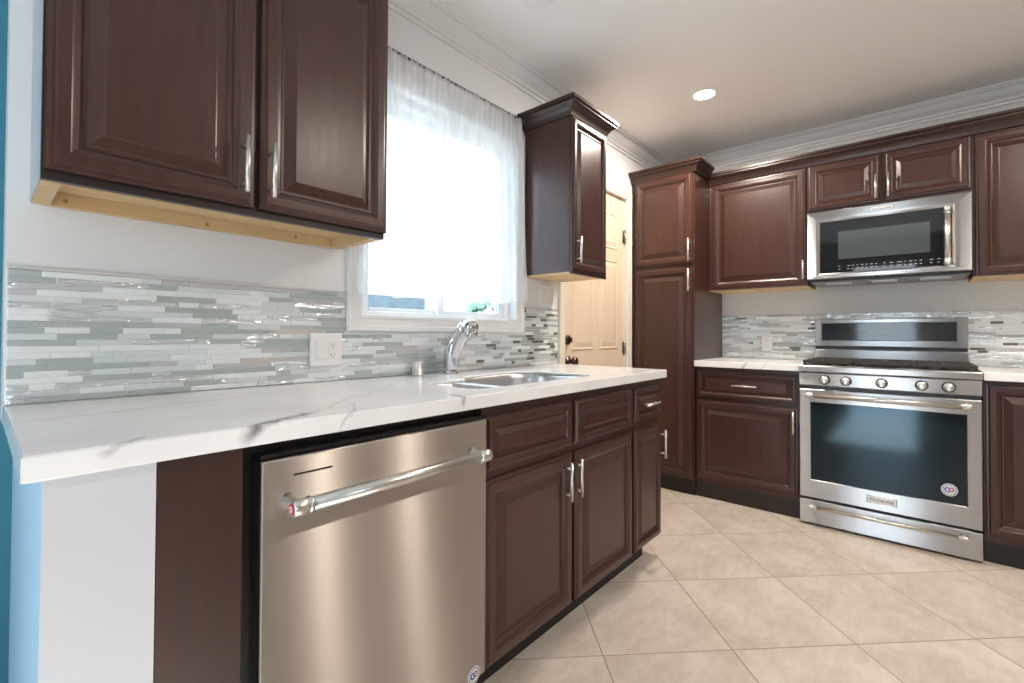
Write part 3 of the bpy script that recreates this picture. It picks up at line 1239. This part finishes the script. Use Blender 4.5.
c = thing('wall_cabinet', 'narrow espresso wall cabinet with crown right of the window', 'cabinet', (2.05, -.15, 1.39))
bm = bm_new()
box(bm, 1.889, 2.221, -.2995, -.003, 1.402, 2.24)
obj('body', bm, 'espresso', c)
bm = bm_new()
box(bm, 1.890, 2.220, -.2985, -.003, 1.396, 1.4015)
o = obj('bottom_panel', bm, 'pine', c)
o['label'] = 'pale pine bottom panel'
bm = bm_new()
box(bm, 1.889, 2.221, -.3175, -.2998, 1.392, 1.4105)
obj('bottom_rail', bm, 'espresso_dark', c)
d = panel_front('door', c, UY, 1.892, 2.226, 1.412, 2.180, k=.78)
bar_handle(d, UY, 1.918, 1.511, .130)
crown(c, [(1.889, -.003), (1.889, -.302), (2.221, -.302), (2.221, -.003)], 2.182, False)

# ------------------------------------------------------------------ pantry
PX = facing_x(3.160)
c = thing('pantry_cabinet', 'tall espresso pantry cabinet in the corner beside the cream door', 'cabinet', (3.46, -.24, 0))
bm = bm_new()
box(bm, 3.1605, XR - .003, -.464, -.024, .10, 2.24)
obj('body', bm, 'espresso', c)
bm = bm_new()
box(bm, 3.175, XR - .02, -.464, -.024, 0, .0995)
obj('toe_kick', bm, 'toe', c)
d = panel_front('door', c, PX, -.452, -.026, .115, 1.558)
bar_handle(d, PX, -.437, 1.465, .150)
d = panel_front('door', c, PX, -.452, -.026, 1.578, 2.205)
bar_handle(d, PX, -.437, 1.667, .160)
crown(c, [(XR - .003, -.024), (3.160, -.024), (3.160, -.464), (XR - .003, -.464)], 2.200, False) if False else None
bm = bm_new()
sweep(bm, [(3.158, -.004), (3.158, -.464), (3.387, -.464)], [(-o_, 2.205 + h) for o_, h in CROWN], lambda a, b, cc: (a, b, cc))
obj('crown_moulding', bm, 'espresso_crown', c)

# ------------------------------------------------------------------ uppers on the range wall
UX = facing_x(3.450)


def upper(label, y0, y1, z0, doors, cat='cabinet', under=True, crown_to=None):
    c = thing('wall_cabinet', label, 'cabinet', (3.6, (y0 + y1) / 2, z0))
    bm = bm_new()
    box(bm, 3.4505, XR - .003, y0, y1, z0 + .006, 2.24)
    obj('body', bm, 'espresso', c)
    if under:
        bm = bm_new()
        box(bm, 3.452, XR - .004, y0 + .002, y1 - .002, z0, z0 + .0055)
        o = obj('bottom_panel', bm, 'pine', c)
        o['label'] = 'pale pine bottom panel'
    for (a0, a1, b0, b1, k, hy, hz, hl) in doors:
        d = panel_front('door', c, UX, a0, a1, b0, b1, k=k)
        if hy is not None:
            bar_handle(d, UX, hy, hz, hl)
    bm = bm_new()
    sweep(bm, [(3.449, y1), (3.449, y0)], [(-o_, 2.170 + h * 1.0) for o_, h in CROWN], lambda a, b, cc: (a, b, cc))
    obj('crown_moulding', bm, 'espresso_crown', c)
    return c


upper('square espresso wall cabinet between pantry and microwave', -1.0795, -.467, 1.405, [(-1.070, -.487, 1.412, 2.165, 1, -1.058, 1.510, .122)])
upper('low two-door espresso wall cabinet above the microwave', -1.8325, -1.0805, 1.862, [(-1.445, -1.086, 1.885, 2.165, .85, -1.425, 1.968, .138), (-1.826, -1.463, 1.885, 2.165, .85, -1.483, 1.968, .138)], under=False)
upper('espresso wall cabinet right of the microwave, cut by the frame', -2.35, -1.8335, 1.405, [(-2.34, -1.842, 1.412, 2.165, 1, None, 0, 0)])

# ------------------------------------------------------------------ base cabinets on the range wall
BX = facing_x(3.1805)
c = thing('base_cabinet', 'espresso base cabinet with one drawer between pantry and range', 'cabinet', (3.46, -.77, 0))
bm = bm_new()
box(bm, 3.181, XR - .003, -1.0775, -.4675, .10, .877)
obj('body', bm, 'espresso', c)
bm = bm_new()
box(bm, 3.184, XR - .02, -1.0775, -.4675, 0, .0995)
obj('toe_kick', bm, plain('dark_toe_board', (.022, .013, .011), .45), c)
d = panel_front('drawer', c, BX, -1.068, -.476, .676, .850, k=.66)
bar_handle(d, BX, -.778, .766, .145, False)
d = panel_front('door', c, BX, -1.068, -.476, .132, .655)
bar_handle(d, BX, -1.049, .570, .136)
c = thing('base_cabinet', 'espresso base cabinet right of the range, cut by the frame', 'cabinet', (3.46, -2.1, 0))
bm = bm_new()
box(bm, 3.181, XR - .003, -2.45, -1.8465, .10, .877)
obj('body', bm, 'espresso', c)
bm = bm_new()
box(bm, 3.184, XR - .02, -2.45, -1.8465, 0, .0995)
obj('toe_kick', bm, 'toe', c)
panel_front('door', c, BX, -2.44, -1.853, .132, .864)

# ------------------------------------------------------------------ range
rg = thing('range', 'stainless steel gas range with five knobs and oven door', 'range', (3.44, -1.46, 0))
Y0, Y1 = -1.8395, -1.0835
RX = facing_x(3.160)
bm = bm_new()
box(bm, 3.160, XR - .025, Y0 + .002, Y1 - .002, .02, .882)
obj('body', bm, plain('range_side', (.05, .05, .052), .4), rg)
for yy in (Y0 + .05, Y1 - .05):
    for xx in (3.2, 3.68):
        bm = bm_new()
        disc_stack(bm, (xx, yy, 0), (0, 0, 1), [(0, .015), (.012, .015), (.0195, .01)], 12)
        obj('foot', bm, 'black_plastic', rg)


def slab_x(bm, y0, y1, z0, z1, xb, xf, ch=.004, mi=0):
    ring_loft(bm, [[(x, y0 + i, z0 + i), (x, y1 - i, z0 + i), (x, y1 - i, z1 - i), (x, y0 + i, z1 - i)] for i, x in
                   ((0, xb), (0, xf + ch), (ch * .4, xf + ch * .3), (ch, xf))], mi=mi)


def frame_x(bm, rects, mi=0, closed_back=None):
    """rects: [(y0,y1,z0,z1,x)] nested loops, last one is left open as a hole wall"""
    ring_loft(bm, [[(x, a, z0), (x, b, z0), (x, b, z1), (x, a, z1)] for a, b, z0, z1, x in rects], False, False, mi)


# drawer
bm = bm_new()
slab_x(bm, Y0, Y1, .012, .146, 3.1595, 3.122)
dr = obj('drawer', bm, 'steel', rg)
pro_handle(dr, (3.080, -1.136, .118), (3.080, -1.788, .118), (-1, 0, 0), .0115, .041)
# oven door
bm = bm_new()
G = (-1.785, -1.141, .262, .706)
frame_x(bm, [(Y0, Y1, .158, .781, 3.1595), (Y0, Y1, .158, .781, 3.126), (Y0 + .004, Y1 - .004, .162, .777, 3.122), (G[0] - .003, G[1] + .003, G[2] - .003, G[3] + .003, 3.122),
             (G[0], G[1], G[2], G[3], 3.126), (G[0], G[1], G[2], G[3], 3.14)])
od = obj('oven_door', bm, 'steel', rg)
bm = bm_new()
box(bm, 3.125, 3.14, G[0] + .0005, G[1] - .0005, G[2] + .0005, G[3] - .0005)
ow = obj('oven_window', bm, 'glass_oven', od)
ow['label'] = 'dark reflective oven glass'
pro_handle(od, (3.060, -1.122, .752), (3.060, -1.802, .752), (-1, 0, 0), .0155, .061)
bm = bm_new()
slab_x(bm, -1.522, -1.394, .194, .234, 3.1218, 3.1195, .001)
bd = obj('badge', bm, 'badge', od)
lt = letters('lettering', 'KitchenAid', .022, bd, (3.1193, -1.458, .214), (0, -1, 0), (0, 0, 1), 'mark_dark', width=.100)
bm = bm_new()
for (a, b, e, f) in ((-1.5215, -1.5195, .1945, .2335), (-1.3965, -1.3945, .1945, .2335), (-1.5215, -1.502, .1945, .196), (-1.414, -1.3945, .1945, .196), (-1.5215, -1.502, .232, .2335), (-1.414, -1.3945, .232, .2335)):
    box(bm, 3.1188, 3.1196, a, b, e, f)
absorb(bd, lt, obj('badge_border', bm, 'mark_dark', bd))
sticker(od, (3.1246, -1.722, .330), (0, -1, 0), (0, 0, 1), .031)
# vent gap strip and control panel
bm = bm_new()
box(bm, 3.140, 3.1595, Y0 + .004, Y1 - .004, .7815, .801)
obj('vent_gap', bm, 'black_plastic', rg)
bm = bm_new()
loops = []
prof = [(3.1595, .801), (3.128, .801), (3.122, .806), (3.118, .872), (3.122, .8775), (3.1595, .8775)]
ring_loft(bm, [[(x, y, z) for x, z in prof] for y in (Y0, Y1)])
cp = obj('control_panel', bm, 'steel', rg, .001)
for ky in (-1.208, -1.306, -1.461, -1.621, -1.722):
    bm = bm_new()
    disc_stack(bm, (3.1195, ky, .838), (-1, 0, .05), [(0, .0265), (.004, .0265), (.006, .0235)], 28)
    kb = obj('knob', bm, 'black_plastic', cp)
    bm = bm_new()
    disc_stack(bm, (3.1135, ky, .838), (-1, 0, .05), [(0, .0215), (.016, .0205), (.020, .0185), (.021, .006)], 28)
    box(bm, 3.0845, 3.094, ky - .0035, ky + .0035, .822, .856)
    absorb(kb, obj('knob_cap', bm, 'steel_bright', kb))
# cooktop
bm = bm_new()
prof = [(3.110, .882), (3.108, .886), (3.108, .912), (3.114, .918), (3.150, .919), (3.165, .910), (3.66, .910), (3.66, .882)]
ring_loft(bm, [[(x, y, z) for x, z in prof] for y in (Y0 - .002, Y1 + .002)])
ct = obj('cooktop', bm, 'steel', rg, .001)
bm = bm_new()
box(bm, 3.168, 3.655, Y0 + .03, Y1 - .03, .9105, .914)
obj('burner_tray', bm, 'black_plastic', ct)
for bx_, by_, br in ((3.29, -1.24, .045), (3.29, -1.68, .05), (3.53, -1.24, .04), (3.53, -1.68, .035), (3.41, -1.461, .05)):
    bm = bm_new()
    disc_stack(bm, (bx_, by_, .9142), (0, 0, 1), [(0, br + .01), (.006, br + .01), (.008, br), (.014, br), (.017, br - .006)], 24)
    obj('burner', bm, 'iron', ct)
for ga, gb in ((-1.828, -1.590), (-1.585, -1.338), (-1.333, -1.095)):
    bm = bm_new()
    zt0, zt1 = .930, .946
    lo = rrect(3.160, 3.655, ga, gb, [.008, .008, .008, .008], 5, zt0)
    wi = .014
    # rim bars
    for (x0, x1, y0, y1) in ((3.160, 3.655, ga, ga + wi), (3.160, 3.655, gb - wi, gb), (3.160, 3.176, ga + wi, gb - wi), (3.640, 3.655, ga + wi, gb - wi), (3.400, 3.414, ga + wi, gb - wi)):
        box(bm, x0, x1, y0, y1, zt0, zt1)
    ym = (ga + gb) / 2
    box(bm, 3.176, 3.40, ym - .006, ym + .006, zt0, zt1)
    box(bm, 3.414, 3.64, ym - .006, ym + .006, zt0, zt1)
    for xx in (3.24, 3.31, 3.48, 3.56):
        box(bm, xx, xx + .011, ga + wi, gb - wi, zt0, zt1 - .001)
    for xx in (3.162, 3.640):
        for yy in (ga + .002, gb - .014):
            box(bm, xx, xx + .012, yy, yy + .012, .9145, zt0)
    obj('grate', bm, 'iron', ct, .002)
# backguard
bm = bm_new()
slab_x(bm, Y0 + .012, Y1 + .001, .9105, 1.000, XR - .030, 3.672)
obj('riser', bm, 'steel', rg)
bm = bm_new()
box(bm, 3.700, XR - .03, Y0 + .014, Y1 - .001, 1.0005, 1.0195)
obj('vent_gap', bm, 'black_plastic', rg)
bm = bm_new()
D = (-1.778, -1.122, 1.060, 1.172)
frame_x(bm, [(Y0 + .012, Y1 + .001, 1.020, 1.198, XR - .012), (Y0 + .012, Y1 + .001, 1.020, 1.198, 3.700), (Y0 + .016, Y1 - .003, 1.024, 1.194, 3.696), (D[0] - .003, D[1] + .003, D[2] - .003, D[3] + .003, 3.696),
             (D[0], D[1], D[2], D[3], 3.700), (D[0], D[1], D[2], D[3], 3.72)])
bk = obj('backguard', bm, 'steel', rg)
bm = bm_new()
box(bm, 3.6985, 3.735, D[0] + .0005, D[1] - .0005, D[2] + .0005, D[3] - .0005)
dp = obj('display', bm, 'display', bk)
bm = bm_new()
rnd = random.Random(4)
for (y, z, n) in ((-1.30, 1.135, 5), (-1.30, 1.110, 4), (-1.36, 1.095, 5), (-1.44, 1.118, 5), (-1.44, 1.098, 5), (-1.50, 1.125, 3), (-1.55, 1.105, 4), (-1.59, 1.130, 2)):
    for k in range(n):
        yy = y - k * .013
        box(bm, 3.6979, 3.6986, yy - rnd.uniform(.003, .005), yy, z, z + rnd.uniform(.002, .0045))
absorb(dp, obj('touch_marks', bm, 'mark', dp))

# ------------------------------------------------------------------ microwave
mw = thing('microwave', 'stainless steel over-range microwave with dark glass door', 'microwave', (3.57, -1.456, 1.42))
A0, A1, Z0, Z1 = -1.829, -1.0825, 1.440, 1.858
bm = bm_new()
box(bm, 3.430, XR - .003, A0 + .004, A1 - .004, 1.428, 1.860)
obj('body', bm, 'black_plastic', mw)
bm = bm_new()
box(bm, 3.44, 3.74, A0 + .02, A1 - .02, 1.420, 1.4275)
un = obj('underside', bm, plain('grey_underside', (.25, .25, .24), .4), mw)
for k, (ya, yb) in enumerate(((-1.17, -1.30), (-1.40, -1.52), (-1.62, -1.75))):
    bm = bm_new()
    box(bm, 3.47, 3.60, yb, ya, 1.4165, 1.4197)
    obj('grease_filter' if k != 1 else 'cooktop_light', bm, 'nickel', un)
bm = bm_new()
g = (-1.750, -1.153, 1.474, 1.790)
frame_x(bm, [(A0, A1, Z0, Z1, 3.4295), (A0, A1, Z0, Z1, 3.392), (A0 + .004, A1 - .004, Z0 + .004, Z1 - .004, 3.387), (A0 + .050, A1 - .050, Z0 + .018, Z1 - .046, 3.382),
             (g[0] - .012, g[1] + .012, g[2] - .010, g[3] + .012, 3.382), (g[0], g[1], g[2], g[3], 3.390), (g[0], g[1], g[2], g[3], 3.41)])
md = obj('door', bm, 'steel', mw)
bm = bm_new()
box(bm, 3.3885, 3.429, g[0] + .0005, g[1] - .0005, g[2] + .0005, g[3] - .0005)
mg = obj('door_glass', bm, 'glass_black', md)
bm = bm_new()
slab_x(bm, -1.662, -1.245, 1.553, 1.722, 3.3884, 3.3875, .0008)
w_ = obj('window', bm, 'glass_micro', md)
w_['label'] = 'paler grey see-through window'
bm = bm_new()
rnd = random.Random(9)
for (y, n, st) in ((-1.245, 1, .02), (-1.29, 7, .022), (-1.46, 3, .03), (-1.53, 5, .022), (-1.66, 2, .03)):
    for k in range(n):
        for z in (1.492, 1.510):
            yy = y - k * st
            box(bm, 3.3878, 3.3886, yy - rnd.uniform(.008, .015), yy, z, z + .0035)
absorb(mg, obj('button_marks', bm, 'mark', mg))
pro_handle(md, (3.342, -1.731, 1.470), (3.342, -1.731, 1.782), (-1, 0, 0), .0150, .046)
bm = bm_new()
slab_x(bm, -1.507, -1.396, 1.815, 1.843, 3.3866, 3.3835, .001)
bd = obj('badge', bm, 'badge', md)
lt = letters('lettering', 'KitchenAid', .015, bd, (3.3832, -1.4515, 1.829), (0, -1, 0), (0, 0, 1), 'mark_dark', width=.088)
bm = bm_new()
for (a, b, e, f) in ((-1.5065, -1.5045, 1.8155, 1.8425), (-1.3985, -1.3965, 1.8155, 1.8425), (-1.5065, -1.3965, 1.8155, 1.8167), (-1.5065, -1.3965, 1.8413, 1.8425)):
    box(bm, 3.3827, 3.3836, a, b, e, f)
absorb(bd, lt, obj('badge_border', bm, 'mark_dark', bd))

# ------------------------------------------------------------------ recessed lights
def downlight(x, y, label, lit=True):
    t = thing('recessed_light', label, 'ceiling light', (x, y, CEIL), 'recessed ceiling lights')
    bm = bm_new()
    n = 32
    ring_loft(bm, [[(x + r * math.cos(2 * PI * k / n), y + r * math.sin(2 * PI * k / n), CEIL + h) for k in range(n)] for r, h in
                   ((.076, -.0005), (.076, -.004), (.070, -.007), (.060, -.007), (.0565, -.003), (.0565, -.0005))], False, False)
    obj('trim_ring', bm, 'trim', t)
    bm = bm_new()
    disc_stack(bm, (x, y, CEIL - .004), (0, 0, 1), [(0, .056), (.0035, .056)], 32)
    obj('lens', bm, 'lens' if lit else 'trim', t)
    return t


downlight(LAMPS[0][0], LAMPS[0][1], 'lit round recessed ceiling light near the pantry corner')
downlight(1.483, -.41, 'unlit round recessed ceiling light over the sink, cut by the top edge', False)
for x, y, w in LAMPS[1:]:
    downlight(x, y, 'round recessed ceiling light beyond the edges of the view')
